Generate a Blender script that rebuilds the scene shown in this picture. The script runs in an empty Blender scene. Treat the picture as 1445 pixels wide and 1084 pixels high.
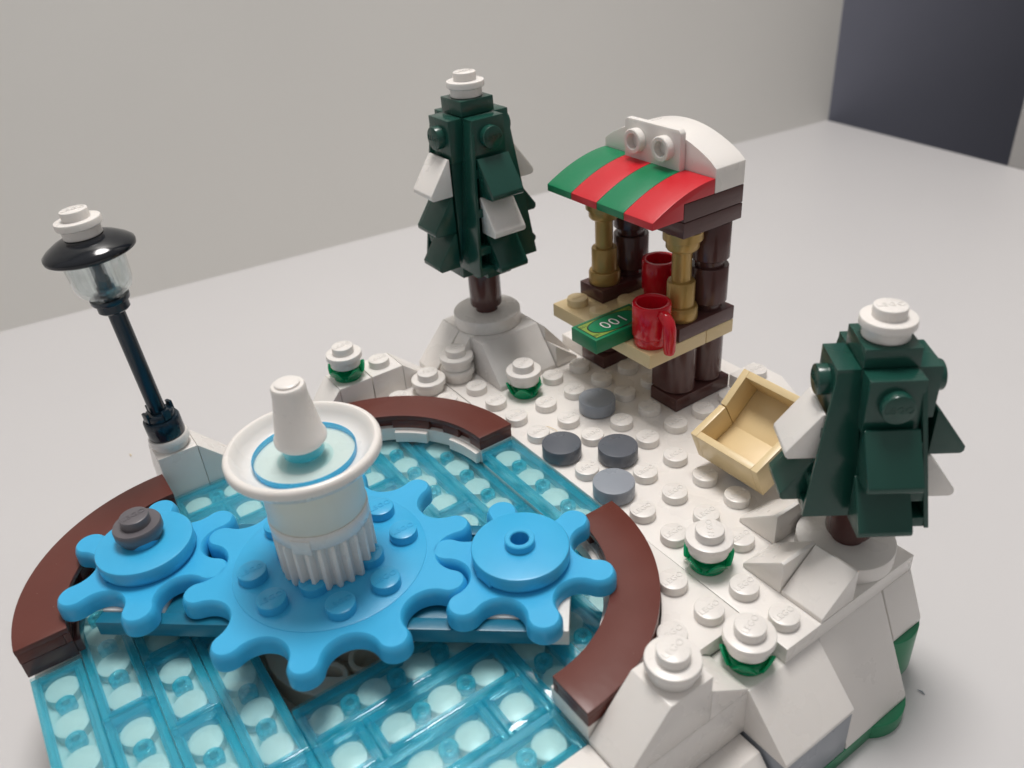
import bpy, bmesh, math, random
from mathutils import Vector, Matrix
random.seed(7)
S = 0.008                      # one stud pitch in metres; all shapes below are given in studs
Z0 = 3.2                       # table top lies 3.2 studs below the snow surface
SC = bpy.context.scene
C = SC.collection
R = math.radians
PI = math.pi

# ------------------------------------------------------------------ camera
cam = bpy.data.cameras.new('camera')
cam_o = bpy.data.objects.new('camera', cam); C.objects.link(cam_o)
cam_o.location = (15.726*S, -10.072*S, (12.859+Z0)*S)
cam_o.rotation_euler = (1.011, 0.07, 0.96)
cam.sensor_width = 36; cam.lens = 36*1175.4/1445
cam.clip_start = 0.004; cam.clip_end = 20
cam.dof.use_dof = True; cam.dof.focus_distance = 19.5*S; cam.dof.aperture_fstop = 24
SC.camera = cam_o

# ------------------------------------------------------------------ room light
w = bpy.data.worlds.new('World'); SC.world = w; w.use_nodes = True
nt = w.node_tree; nt.nodes.clear()
wo = nt.nodes.new('ShaderNodeOutputWorld'); bg = nt.nodes.new('ShaderNodeBackground')
tc = nt.nodes.new('ShaderNodeTexCoord'); sp = nt.nodes.new('ShaderNodeSeparateXYZ'); cr = nt.nodes.new('ShaderNodeValToRGB')
nt.links.new(tc.outputs['Generated'], sp.inputs[0])
mr = nt.nodes.new('ShaderNodeMapRange'); mr.inputs[1].default_value = -1; mr.inputs[2].default_value = 1
dt = nt.nodes.new('ShaderNodeVectorMath'); dt.operation = 'DOT_PRODUCT'; dt.inputs[1].default_value = (-.36, -.20, .91)
nt.links.new(tc.outputs['Generated'], dt.inputs[0]); nt.links.new(dt.outputs['Value'], mr.inputs[0]); nt.links.new(mr.outputs[0], cr.inputs[0])
cr.color_ramp.elements[0].position = 0.42; cr.color_ramp.elements[0].color = (.30, .295, .29, 1)
cr.color_ramp.elements[1].position = 0.95; cr.color_ramp.elements[1].color = (.60, .59, .60, 1)
nt.links.new(cr.outputs[0], bg.inputs[0]); nt.links.new(bg.outputs[0], wo.inputs[0]); bg.inputs[1].default_value = .68

def area(name, loc, target, size, power, col):
    l = bpy.data.lights.new(name, 'AREA'); l.shape = 'DISK'; l.size = size; l.energy = power; l.color = col
    o = bpy.data.objects.new(name, l); C.objects.link(o); o.location = loc
    o.rotation_euler = (Vector(target)-Vector(loc)).to_track_quat('-Z', 'Y').to_euler()
area('ceiling_lamp', (-8*S, 7*S, .68), (0.0, -0.01, 0), 0.20, 3.0, (1, .965, .94))
SC.view_settings.view_transform = 'Standard'; SC.view_settings.look = 'None'
SC.view_settings.exposure = 0.13; SC.view_settings.gamma = 1
SC.render.engine = 'CYCLES'
SC.cycles.max_bounces = 16; SC.cycles.transparent_max_bounces = 24; SC.cycles.transmission_bounces = 12

# ------------------------------------------------------------------ materials
def srgb(r, g, b):
    f = lambda c: (c/255/12.92) if c/255 <= .04045 else ((c/255+.055)/1.055)**2.4
    return (f(r), f(g), f(b), 1)
def plastic(name, col, rough=.28, bump=.03, var=.06, metal=0, spec=.5, specks=0, sss=0, bump_scale=60, speck_col=(.6, .55, .5, 1), st=(.76, .80)):
    m = bpy.data.materials.new(name); m.use_nodes = True; n = m.node_tree; L = n.links
    b = n.nodes['Principled BSDF']; b.inputs['Roughness'].default_value = rough
    b.inputs['Metallic'].default_value = metal; b.inputs['Specular IOR Level'].default_value = spec
    if sss:
        b.inputs['Subsurface Weight'].default_value = sss; b.inputs['Subsurface Radius'].default_value = (.0012, .0010, .0008)
        b.inputs['Subsurface Scale'].default_value = 1.0
    t = n.nodes.new('ShaderNodeTexCoord')
    no = n.nodes.new('ShaderNodeTexNoise'); no.inputs['Scale'].default_value = 1.1/S; no.inputs['Detail'].default_value = 5
    L.new(t.outputs['Object'], no.inputs['Vector'])
    mx = n.nodes.new('ShaderNodeMix'); mx.data_type = 'RGBA'
    c = Vector(col[:3]); mx.inputs[6].default_value = (*(c*(1-var)), 1); mx.inputs[7].default_value = (*[min(1, v) for v in c*(1+var)], 1)
    L.new(no.outputs[0], mx.inputs[0]); out = mx.outputs[2]
    if specks:
        v = n.nodes.new('ShaderNodeTexNoise'); v.inputs['Scale'].default_value = 14/S; v.inputs['Detail'].default_value = 3
        L.new(t.outputs['Object'], v.inputs['Vector'])
        r = n.nodes.new('ShaderNodeMapRange'); r.inputs[1].default_value = st[0]; r.inputs[2].default_value = st[1]; r.inputs[4].default_value = specks
        L.new(v.outputs[0], r.inputs[0])
        m2 = n.nodes.new('ShaderNodeMix'); m2.data_type = 'RGBA'; m2.inputs[7].default_value = speck_col
        L.new(r.outputs[0], m2.inputs[0]); L.new(out, m2.inputs[6]); out = m2.outputs[2]
    L.new(out, b.inputs['Base Color'])
    rr = n.nodes.new('ShaderNodeMapRange'); rr.inputs[3].default_value = rough*.8; rr.inputs[4].default_value = rough*1.3
    L.new(no.outputs[0], rr.inputs[0]); L.new(rr.outputs[0], b.inputs['Roughness'])
    if bump:
        nb = n.nodes.new('ShaderNodeTexNoise'); nb.inputs['Scale'].default_value = bump_scale/S*.05; nb.inputs['Detail'].default_value = 4
        L.new(t.outputs['Object'], nb.inputs['Vector'])
        bp = n.nodes.new('ShaderNodeBump'); bp.inputs['Strength'].default_value = bump; bp.inputs['Distance'].default_value = S*.1
        L.new(nb.outputs[0], bp.inputs['Height']); L.new(bp.outputs[0], b.inputs['Normal'])
    return m
def clear(name, tint, body, bodymix=.12, refr=.35, rough=.03):
    m = bpy.data.materials.new(name); m.use_nodes = True; n = m.node_tree; L = n.links; n.nodes.clear()
    out = n.nodes.new('ShaderNodeOutputMaterial')
    tr = n.nodes.new('ShaderNodeBsdfTransparent'); tr.inputs[0].default_value = (*tint, 1)
    gl = n.nodes.new('ShaderNodeBsdfGlass'); gl.inputs[0].default_value = (*tint, 1); gl.inputs['IOR'].default_value = 1.45; gl.inputs['Roughness'].default_value = rough
    gs = n.nodes.new('ShaderNodeBsdfGlossy'); gs.inputs['Roughness'].default_value = .04
    df = n.nodes.new('ShaderNodeBsdfDiffuse'); df.inputs[0].default_value = (*body, 1)
    tl = n.nodes.new('ShaderNodeBsdfTranslucent'); tl.inputs[0].default_value = (*body, 1)
    a = n.nodes.new('ShaderNodeMixShader'); a.inputs[0].default_value = refr; L.new(tr.outputs[0], a.inputs[1]); L.new(gl.outputs[0], a.inputs[2])
    d = n.nodes.new('ShaderNodeMixShader'); d.inputs[0].default_value = .5; L.new(df.outputs[0], d.inputs[1]); L.new(tl.outputs[0], d.inputs[2])
    e = n.nodes.new('ShaderNodeMixShader'); e.inputs[0].default_value = bodymix; L.new(a.outputs[0], e.inputs[1]); L.new(d.outputs[0], e.inputs[2])
    fr = n.nodes.new('ShaderNodeFresnel'); fr.inputs[0].default_value = 1.45
    f = n.nodes.new('ShaderNodeMixShader'); ge = n.nodes.new('ShaderNodeNewGeometry'); mm = n.nodes.new('ShaderNodeMath'); mm.operation = 'SUBTRACT'; mm.inputs[0].default_value = 1; mu = n.nodes.new('ShaderNodeMath'); mu.operation = 'MULTIPLY'
    L.new(ge.outputs['Backfacing'], mm.inputs[1]); L.new(mm.outputs[0], mu.inputs[0]); L.new(fr.outputs[0], mu.inputs[1]); L.new(mu.outputs[0], f.inputs[0]); L.new(e.outputs[0], f.inputs[1]); L.new(gs.outputs[0], f.inputs[2])
    L.new(f.outputs[0], out.inputs[0]); return m
M = {}
M['white'] = plastic('snow_white_plastic', (.80, .765, .725, 1), .27, .035, .03, sss=.12, specks=.5, speck_col=(.30, .24, .19, 1), st=(.80, .84))
M['white_glitter'] = plastic('satin_white_plastic', (.74, .715, .69, 1), .24, .3, .03, bump_scale=900)
M['ivory'] = plastic('ivory_plastic', (.86, .79, .67, 1), .33, .03, .03, sss=.1)
M['brown'] = plastic('reddish_brown_plastic', (.125, .034, .025, 1), .33, .04, .10, specks=.5, spec=.38)
M['darkbrown'] = plastic('dark_brown_plastic', (.088, .037, .034, 1), .17, .03, .1)
M['azure'] = plastic('azure_plastic', (.045, .42, .73, 1), .30, .05, .06, sss=.05, specks=.22, speck_col=(.3, .6, .8, 1), st=(.77, .81))
M['teal'] = plastic('shaded_azure_plastic', (.010, .15, .24, 1), .3, .04, .06)  # platform blue, with the shade under the gears put into the colour
M['dkgreen'] = plastic('dark_green_plastic', (.010, .062, .046, 1), .22, .05, .12)
M['green'] = plastic('green_plastic', (.0, .19, .075, 1), .3, .04, .06, specks=.25)
M['red'] = plastic('red_plastic', (.56, .012, .022, 1), .3, .04, .05, specks=.25)
M['mugred'] = plastic('glossy_red_plastic', (.60, .008, .02, 1), .12, .01, .03)
M['tan'] = plastic('tan_plastic', (.72, .56, .31, 1), .32, .03, .04)
M['gold'] = plastic('pearl_gold_plastic', (.42, .27, .085, 1), .3, .03, .12, metal=.35)
M['dkgrey'] = plastic('dark_grey_plastic', (.115, .125, .145, 1), .27, .03, .08)
M['ltgrey'] = plastic('light_grey_plastic', (.29, .315, .355, 1), .27, .03, .06)
M['hubgrey'] = plastic('stone_grey_plastic', (.125, .115, .125, 1), .35, .05, .06)
M['black'] = plastic('black_plastic', (.008, .010, .014, 1), .13, .02, .1)
M['petrol'] = plastic('dark_petrol_plastic', (.006, .018, .030, 1), .16, .02, .1)
M['base_green'] = plastic('leaf_green_plastic', (.006, .20, .085, 1), .3, .03, .06)
M['ink_black'] = plastic('black_print', (.01, .012, .01, 1), .4, 0, 0)
M['ink_white'] = plastic('white_print', (.75, .77, .72, 1), .4, 0, 0)
M['ink_olive'] = plastic('olive_print', (.20, .30, .045, 1), .4, 0, 0)
M['ice'] = clear('transparent_blue_plastic', (.86, .975, .985), (.25, .75, .88), .04, .10)
M['water'] = clear('pale_transparent_blue_plastic', (.90, .985, .985), (.3, .8, .9), .03, .05)
M['water_edge'] = clear('transparent_blue_edge', (.35, .80, .95), (.0, .45, .78), .35, .2)
M['rail'] = clear('transparent_blue_thick_plastic', (.68, .94, .98), (.05, .80, .98), .30, .32)
M['glass'] = clear('clear_plastic', (.95, .97, .97), (.8, .85, .85), .05, .35)
M['leaf'] = clear('transparent_green_plastic', (.20, .78, .50), (.0, .50, .25), .72, .06)

def surface_mat(name, col, rough, scale, var, bump, specks=0):
    m = plastic(name, col, rough, 0, var, specks=specks, speck_col=(.30, .27, .24, 1), st=(.86, .90))
    n = m.node_tree; L = n.links; b = n.nodes['Principled BSDF']
    t = n.nodes.new('ShaderNodeTexCoord'); nb = n.nodes.new('ShaderNodeTexNoise'); nb.inputs['Scale'].default_value = scale; nb.inputs['Detail'].default_value = 8
    L.new(t.outputs['Object'], nb.inputs['Vector'])
    bp = n.nodes.new('ShaderNodeBump'); bp.inputs['Strength'].default_value = bump; bp.inputs['Distance'].default_value = .0004
    L.new(nb.outputs[0], bp.inputs['Height']); L.new(bp.outputs[0], b.inputs['Normal'])
    for x in n.nodes:
        if x.type == 'TEX_NOISE' and x is not nb: x.inputs['Scale'].default_value = 9 if x.inputs['Detail'].default_value > 4 else 1100
    return m
M['table'] = surface_mat('white_laminate', (.61, .597, .595, 1), .36, 900, .035, .14, .6)
M['wall'] = surface_mat('painted_wall', (.80, .785, .745, 1), .6, 260, .04, .25)
M['darkwall'] = surface_mat('dark_wall_paint', (.185, .192, .240, 1), .6, 200, .15, .2)
M['cabinet'] = surface_mat('grey_cabinet', (.36, .35, .34, 1), .5, 200, .04, .1)

# ------------------------------------------------------------------ mesh helpers (studs)
class MB:
    def __init__(s): s.v = []; s.f = []
    def add(s, v, f, mat=None):
        o = len(s.v); s.v += [(Vector(p) if mat is None else mat @ Vector(p)) for p in v]; s.f += [[i+o for i in q] for q in f]; return s
    def box(s, x0, x1, y0, y1, z0, z1, mat=None):
        v = [(x, y, z) for z in (z0, z1) for x, y in ((x0, y0), (x1, y0), (x1, y1), (x0, y1))]
        return s.add(v, [(3, 2, 1, 0), (4, 5, 6, 7), (0, 1, 5, 4), (1, 2, 6, 5), (2, 3, 7, 6), (3, 0, 4, 7)], mat)
    def prism(s, pts, lo, hi, ax='z', mat=None):
        # pts are 2-D outline points; ax is the extrusion axis: x -> (y,z) outline, y -> (x,z) outline, z -> (x,y) outline
        k = len(pts)
        P = {'z': lambda p, h: (p[0], p[1], h), 'y': lambda p, h: (p[0], h, p[1]), 'x': lambda p, h: (h, p[0], p[1])}[ax]
        v = [P(p, lo) for p in pts]+[P(p, hi) for p in pts]
        f = [list(range(k))[::-1], list(range(k, 2*k))]+[(i, (i+1) % k, (i+1) % k+k, i+k) for i in range(k)]
        return s.add(v, f, mat)
    def hull(s, pts, mat=None):
        b = bmesh.new(); [b.verts.new(p) for p in pts]
        r = bmesh.ops.convex_hull(b, input=b.verts[:]); 
        for x in [g for g in r['geom_interior'] if isinstance(g, bmesh.types.BMVert)]: b.verts.remove(x)
        b.verts.index_update(); b.faces.ensure_lookup_table()
        bmesh.ops.dissolve_limit(b, angle_limit=.01, verts=b.verts[:], edges=b.edges[:]); b.verts.index_update()
        v = [tuple(p.co) for p in b.verts]; f = [[q.index for q in x.verts] for x in b.faces]; b.free()
        return s.add(v, f, mat)
    def lathe(s, prof, n=40, c=(0, 0), mat=None):
        # closed profile of (r, z); r = 0 ends make poles
        v = []; idx = []
        for r, z in prof:
            if r <= 1e-6: idx.append([len(v)]*n); v.append((c[0], c[1], z))
            else:
                idx.append([len(v)+i for i in range(n)]); v += [(c[0]+r*math.cos(2*PI*i/n), c[1]+r*math.sin(2*PI*i/n), z) for i in range(n)]
        f = []
        for a, b in zip(idx, idx[1:]):
            for i in range(n):
                j = (i+1) % n; q = [a[i], a[j], b[j], b[i]]; u = []
                for k in q:
                    if k not in u: u.append(k)
                if len(u) > 2: f.append(u)
        return s.add(v, f, mat)
    def cyl(s, r, z0, z1, c=(0, 0), n=40, bv=.025, mat=None, flat=False):
        return s.lathe([(0, z0), (r-bv*.5, z0), (r, z0+bv*.5), (r, z1-bv), (r-bv*.3, z1-bv*.3), (r-bv, z1), (0, z1)], n, c, mat)
    def tube(s, r0, r1, z0, z1, c=(0, 0), n=32, mat=None):
        return s.lathe([(r0, z0), (r1, z0), (r1, z1-.02), (r1-.02, z1), (r0+.02, z1), (r0, z1-.02), (r0, z0)], n, c, mat)
    def sector(s, r0, r1, a0, a1, z0, z1, c=(0, 0), n=28, mat=None):
        o = [(c[0]+r1*math.cos(R(a0+(a1-a0)*i/n)), c[1]+r1*math.sin(R(a0+(a1-a0)*i/n))) for i in range(n+1)]
        q = [(c[0]+r0*math.cos(R(a0+(a1-a0)*i/n)), c[1]+r0*math.sin(R(a0+(a1-a0)*i/n))) for i in range(n+1)]
        v = [(*p, z0) for p in o]+[(*p, z1) for p in o]+[(*p, z0) for p in q]+[(*p, z1) for p in q]; k = n+1; f = []
        for i in range(n):
            f += [(i, i+1, k+i+1, k+i), (2*k+i+1, 2*k+i, 3*k+i, 3*k+i+1), (k+i, k+i+1, 3*k+i+1, 3*k+i), (i+1, i, 2*k+i, 2*k+i+1)]
        f += [(0, k, 3*k, 2*k), (n, 2*k+n, 3*k+n, k+n)]
        return s.add(v, f, mat)
    def sweep(s, path, rad, n=12, mat=None):
        path = [Vector(p) for p in path]; v = []; f = []; up = Vector((0.13, .21, .97))
        for i, p in enumerate(path):
            d = (path[min(i+1, len(path)-1)]-path[max(i-1, 0)]).normalized(); a = d.cross(up).normalized(); b = d.cross(a)
            r = rad[i] if isinstance(rad, (list, tuple)) else rad
            v += [p+a*r*math.cos(2*PI*k/n)+b*r*math.sin(2*PI*k/n) for k in range(n)]
        for i in range(len(path)-1):
            for k in range(n): f.append((i*n+k, i*n+(k+1) % n, (i+1)*n+(k+1) % n, (i+1)*n+k))
        f += [list(range(n))[::-1], [len(v)-n+k for k in range(n)]]
        return s.add(v, f, mat)
    def mesh(s, name, mat, bev=.02, ang=35, seg=2):
        b = bmesh.new(); vs = [b.verts.new(p*S) for p in s.v]
        for q in s.f:
            try: b.faces.new([vs[i] for i in q])
            except ValueError: pass
        bmesh.ops.recalc_face_normals(b, faces=b.faces[:])
        if bev:
            es = [e for e in b.edges if len(e.link_faces) == 2 and e.calc_face_angle(0) > R(ang)]
            if es: bmesh.ops.bevel(b, geom=es, offset=bev*S, segments=seg, affect='EDGES', profile=.6, clamp_overlap=True)
        me = bpy.data.meshes.new(name); b.to_mesh(me); b.free()
        me.materials.append(mat); me.shade_smooth(); me.set_sharp_from_angle(angle=R(38))
        return me
def obj(name, mb, mat, parent=None, bev=.02, label=None, loc=None, ang=35):
    me = mb if isinstance(mb, bpy.types.Mesh) else mb.mesh(name, M[mat], bev, ang)
    o = bpy.data.objects.new(name, me); C.objects.link(o)
    if parent: o.parent = parent
    if loc: o.location = Vector(loc)*S
    if label: o['label'] = label
    return o
def thing(name, label, cat, loc, rz=0, group=None):
    o = bpy.data.objects.new(name, None); C.objects.link(o); o.empty_display_size = .004
    o.location = Vector((loc[0], loc[1], loc[2]+Z0))*S; o.rotation_euler = (0, 0, rz)
    o['label'] = label; o['category'] = cat
    if group: o['group'] = group
    return o
def struct(name, mb, mat, loc=(0, 0, 0)):
    o = obj(name, mb, mat, None, 0); o.location = Vector(loc)*S; o['kind'] = 'structure'; return o

# stud with raised lettering on its top (one mesh per colour, shared)
tcv = bpy.data.curves.new('stud_text', 'FONT'); tcv.body = 'LEGO'; tcv.size = .19; tcv.align_x = 'CENTER'; tcv.align_y = 'CENTER'; tcv.extrude = .0065; tcv.offset = -.002; tcv.resolution_u = 3
tob = bpy.data.objects.new('stud_text', tcv); C.objects.link(tob)
bpy.context.view_layer.update()
tme = bpy.data.meshes.new_from_object(tob.evaluated_get(bpy.context.evaluated_depsgraph_get()))
TXT = ([tuple(v.co) for v in tme.vertices], [list(p.vertices) for p in tme.polygons])
bpy.data.objects.remove(tob); bpy.data.meshes.remove(tme)
def text_mb(body, size, ext, off=0):
    c = bpy.data.curves.new('t', 'FONT'); c.body = body; c.size = size; c.align_x = 'CENTER'; c.align_y = 'CENTER'; c.extrude = ext; c.offset = off; c.resolution_u = 6; c.space_character = 1.12
    o = bpy.data.objects.new('t', c); C.objects.link(o); bpy.context.view_layer.update()
    me = bpy.data.meshes.new_from_object(o.evaluated_get(bpy.context.evaluated_depsgraph_get()))
    r = ([tuple(v.co) for v in me.vertices], [list(p.vertices) for p in me.polygons]); bpy.data.objects.remove(o); bpy.data.meshes.remove(me); return r
STUD = {}
def stud_mb(h=.2125, r=.3, letters=True):
    m = MB(); m.lathe([(0, -.03), (r, -.03), (r, h-.03), (r-.008, h-.01), (r-.03, h), (0, h)], 36)
    if letters:
        mt = Matrix.Translation((0, 0, h+.002)) @ Matrix.Rotation(R(90), 4, 'Z') @ Matrix.Scale(1.08, 4, (1, 0, 0)); m.add(TXT[0], TXT[1], mt)
    return m
def stud(parent, mat, x, y, z, name='stud', rot=None):
    if mat not in STUD: STUD[mat] = stud_mb().mesh('stud', M[mat], 0)
    o = bpy.data.objects.new(name, STUD[mat]); C.objects.link(o); o.parent = parent; o.location = Vector((x, y, z))*S
    if rot: o.rotation_euler = rot
    return o
def round_plate_mb(h=.4):
    # 1x1 round plate: body, wider flange near the top, solid stud
    return MB().lathe([(0, 0), (.40, 0), (.42, .02), (.42, h*.52), (.47, h*.56), (.5, h*.62), (.5, h-.04), (.49, h-.01), (.465, h), (0, h)], 44)

# ------------------------------------------------------------------ table and walls
struct('table', MB().prism([(-60, -70), (60, -70), (60, 30.3), (-19.1, 38.72), (-60, 43)], -3, 0), 'table')
def wall_mb(p0, p1, th, h, side):
    a = Vector((*p0, 0)); b = Vector((*p1, 0)); d = (b-a).normalized(); nrm = Vector((-d.y, d.x, 0))*th*side
    q = [a, b, b+nrm, a+nrm]
    return MB().prism([(p.x, p.y) for p in q], .003, h)
struct('wall', wall_mb((-31.9, -75), (-19.1, 39.0), 3, 120, 1), 'wall')
struct('back_wall', MB().prism([(-19.05, 38.76), (-2, 76), (-2, 80), (-30, 80), (-30, 45), (-22, 42)], -40, 90), 'darkwall')

struct('cabinet', MB().prism([(-6.3, 37.4), (10, 35.7), (10, 90), (-6.3, 90)], -40, 90), 'cabinet')

# ------------------------------------------------------------------ snow landscape base
base = thing('snow_landscape', 'white studded snow landscape with angular rock sides on green plates under the whole winter scene', 'toy set', (0, 0, -Z0))
def bz(z): return z+Z0
class BM(MB): pass
def part(name, mb, mat, parent, bev=.02, label=None, dz=Z0):
    mb.v = [p+Vector((0, 0, dz)) for p in mb.v]
    return obj(name, mb, mat, parent, bev, label)
part('green_plate', MB().prism([(-3.4, -8), (-3.4, 4.4), (-2, 6.4), (5.4, 6.4), (8.4, 3.4), (10.5, 2.4), (10.5, -4), (8.4, -12.4), (.5, -12.4), (-3.4, -9)], -3.2, -2.8), 'base_green', base)
part('green_round_plate', MB().cyl(.95, -3.2, -2.8, (9.75, 1.95)), 'base_green', base)
part('green_round_brick', MB().cyl(.95, -2.8, -1.62, (9.15, 3.0)), 'base_green', base)
part('rock_core', MB().prism([(-3.3, -.52), (-3.3, 3.3), (-1.4, 5.4), (5.3, 5.4), (8.3, 3.2), (9.2, 2.4), (9.2, -.52)], -2.8, -.42), 'white', base)
part('rock_core', MB().prism([(-3.3, -8.5), (-3.3, -.54), (8.45, -.54), (8.45, -4.48), (.48, -4.48), (.48, -8.5)], -2.8, -1.22), 'white', base)
part('rock_core', MB().prism([(-1, -11), (.48, -12.2), (8.4, -12.2), (9.4, -11), (9.4, -4.6), (4.52, -4.6), (4.52, -8.6), (-1, -8.6)], -2.8, -1.22), 'white', base)
# snow plates (seam between them along y = -0.5)
part('snow_plate', MB().prism([(-2.47, -.485), (9.5, -.485), (9.5, 3.5), (5.5, 3.5), (5.5, 6.5), (-1.5, 6.5), (-2.5, 5.5), (-2.5, 3.5), (-3.4, 3.3), (-3.5, .3), (-3.5, -.485)], -.4, 0), 'white', base)
arc = lambda cx, cy, r, a0, a1, n=16: [(cx+r*math.cos(R(a0+(a1-a0)*i/n)), cy+r*math.sin(R(a0+(a1-a0)*i/n))) for i in range(n+1)]
part('snow_plate', MB().prism([(.3, -.505), (-3.5, -.505), (-3.5, -3.9)]+arc(.5, -4.5, 4.03, 172, 93), -.4, -.004), 'white', base)
part('snow_plate', MB().prism(arc(4.5, -4.5, 4.03, 87, 3)+[(8.5, -1.505), (9.48, -1.505) if False else (8.5, -1.49), (9.0, -1.5) if False else (8.5, -1.48), (8.5, -.505)], -.4, -.004), 'white', base)
# studs of the snow plates
occ = {(-1, 1), (7, 0), (-3, 0), (-3, -1), (1, 2), (2, 0), (3, 1), (4, 0)}
for a in range(-3, 10):
    for b in range(-2, 7):
        if (a, b) in occ: continue
        if b >= 0:
            if a == -3 and b > 0: continue
            if a <= -2 and 1 <= b <= 3: continue
            if a == -2 and b >= 4: continue
            if a == 9 and b >= 1: continue
            if a >= 8 and b >= 1: continue
            if (a, b) in {(7, 2), (7, 3), (6, 3), (5, 3), (4, 3)}: continue
            if b == 3 and a > 3: continue
            if b >= 4 and (a > 4 or a < -1): continue
            if a in (-1, 2) and b in (4, 5): continue
            if b == 6 and a > 1: continue
            if a == 8 and b == 0: pass
        else:
            if b == -1 and not (a <= -2 or a in (7, 8)): continue
            if b == -2 and not (a == -3 or a == 8): continue
            if a > 8: continue
            if (a, b) == (-3, -1): continue
        stud(base, 'white', a, b, bz(0))
# A slope brick: outline in (distance, z) extruded across; d = outward direction, t = across axis
def slope(parent, cx, cy, ang, w, zt, zb, flat=.5, run=1.0, lip=.1, zbase=None, mat='white', name='slope_brick', dz=Z0, label=None, inner=-.5):
    # local +x = outward; flat top from x=inner to flat, sloping to flat+run at zb+lip
    zbase = zb if zbase is None else zbase
    mt = Matrix.Translation((cx, cy, 0)) @ Matrix.Rotation(R(ang), 4, 'Z')
    pts = [(inner, zbase), (flat+run, zbase), (flat+run, zb+lip), (flat, zt), (inner, zt)]
    return part(name, MB().prism(pts, -w/2+.008, w/2-.008, 'y', mt), mat, parent, .025, label, dz)
# front right edge (outward = +x)
slope(base, 9, -.5, 0, 2, -.4, -1.6, name='rock_slope')
part('grey_brick', MB().box(9, 10.49, -1.48, .47, -2.79, -1.61), 'ltgrey', base)
slope(base, 9, 1.5, 0, 2, -.4, -2.8, lip=.14, name='rock_slope')
slope(base, 9, 3.03, 0, .98, -.41, -1.6, run=.45, lip=.12, name='rock_slope')
part('rock_brick', MB().box(8.52, 9.48, -4.48, -.55, -1.6, -.43), 'white', base)
slope(base, 9.4, -3.5, 0, 3.9, -1.62, -2.8, flat=.55, run=.9, name='rock_slope')
# wedge rising towards -y, and the big slope falling towards -y with a studded top
part('wedge_brick', MB().prism([(-1.5, -.4), (-1.5, -.33), (-2.49, .4), (-2.49, -.4)], 8.51, 9.49, 'x'), 'white', base)
slope(base, 9, -3, -90, 1, .8, -.4, name='rock_slope')
slope(base, 9, -3.2, -90, .96, -.42, -1.6, flat=1.35, run=.5, name='rock_slope')
part('snow_plate', MB().box(8.52, 9.5, -12.4, -4.52, -.8, -.4), 'white', base)
stud(base, 'white', 8.98, -1.0, bz(-.4))
# slopes along the left rim
def rim(cx, cy, outang, name='rock_slope'):
    return slope(base, cx, cy, outang, .99, .8, -.6, inner=-.5, run=1.0, zbase=-2.8, name=name)
for y in (-2, -3):
    slope(base, -4, y, 180, .99, .8, -.4, run=.9, zbase=-2.8, name='rock_slope')
part('rock_slope', MB().hull([(-4.5, -1.5, .8), (-3.5, -1.5, .8), (-3.5, -1.5, -2.8), (-4.5, -1.5, -2.8), (-3.5, -.5, -.05), (-4.3, -.5, -.05), (-3.5, -.5, -2.8), (-5.2, -.8, -2.8), (-5.35, -1.5, -2.8), (-5.35, -1.5, -.4)]), 'white', base)
part('rock_slope', MB().hull([(-4.5, -3.5, .8), (-3.5, -3.5, .8), (-3.5, -3.5, -2.8), (-5.35, -3.5, -.4), (-5.35, -3.5, -2.8), (-3.5, -4.5, -.3), (-3.5, -4.5, -2.8), (-4.4, -4.5, -.3), (-5, -4.5, -2.8)]), 'white', base)
stud(base, 'white', -4, -2, bz(.8))
part('rock_slope', MB().box(-4.5, -3.52, -8.49, -7.5, -2.8, .8), 'white', base)
part('rock_slope', MB().hull([(-4.5, -7.49, .8), (-3.52, -7.49, .8), (-3.52, -7.49, -2.8), (-4.5, -7.49, -2.8), (-3.52, -6.49, -.28), (-4.4, -6.49, -.28), (-3.52, -6.49, -2.8), (-5.3, -6.6, -2.8), (-5.35, -7.49, -2.8), (-5.3, -7.49, -.4)]), 'white', base)
part('rock_slope', MB().hull([(-4.52, -8.49, .76), (-4.52, -7.5, .76), (-4.52, -8.49, -2.8), (-5.35, -8.49, -.4), (-5.35, -7.5, -.4), (-5.35, -8.49, -2.8), (-5.35, -7.5, -2.8)]), 'white', base)
part('rock_slope', MB().hull([(-4.3, -6.48, -.3), (-3.52, -6.48, -.3), (-3.52, -4.52, -.3), (-4.3, -4.52, -.3), (-3.52, -6.48, -2.8), (-3.52, -4.52, -2.8), (-5, -6.48, -2.8), (-5, -4.52, -2.8)]), 'white', base)
# back edge behind the stall
part('snow_plate', MB().box(-2.5, -1.52, 3.52, 4.5, .004, .38), 'white', base)
part('rock_slope', MB().prism([(2.5, .4), (3.5, .4), (4.5, -.2), (4.5, -2.8), (2.5, -2.8)], 5.52, 6.5, 'y'), 'white', base)
stud(base, 'white', 3, 6, bz(.4))
part('rock_slope', MB().hull([(5.5, 3.52, -.02), (8.0, 3.52, -.02), (5.5, 5.0, -.6), (9.4, 3.52, -1.6), (5.5, 5.8, -2.8), (9.4, 3.52, -2.8), (5.5, 3.52, -2.8)]), 'white', base)

# ------------------------------------------------------------------ frozen pond floor
pond = thing('frozen_pond', 'rink floor of see-through light blue tiles over white studs around the gears', 'toy pond', (2.5, -6.5, -.8-.4))
PO = Vector((2.5, -6.5, -1.2))
def pl(mb):
    mb.v = [p-PO for p in mb.v]; return mb
HOLE = (.5, 4.5, -8.5, -4.5)
po = []
def rounded_square():
    r = 3.97
    return arc(4.5, -4.5, r, 0, 90)+arc(.5, -4.5, r, 90, 180)+arc(.5, -8.5, r, 180, 270)+[(8.47, -12.47)]
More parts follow.
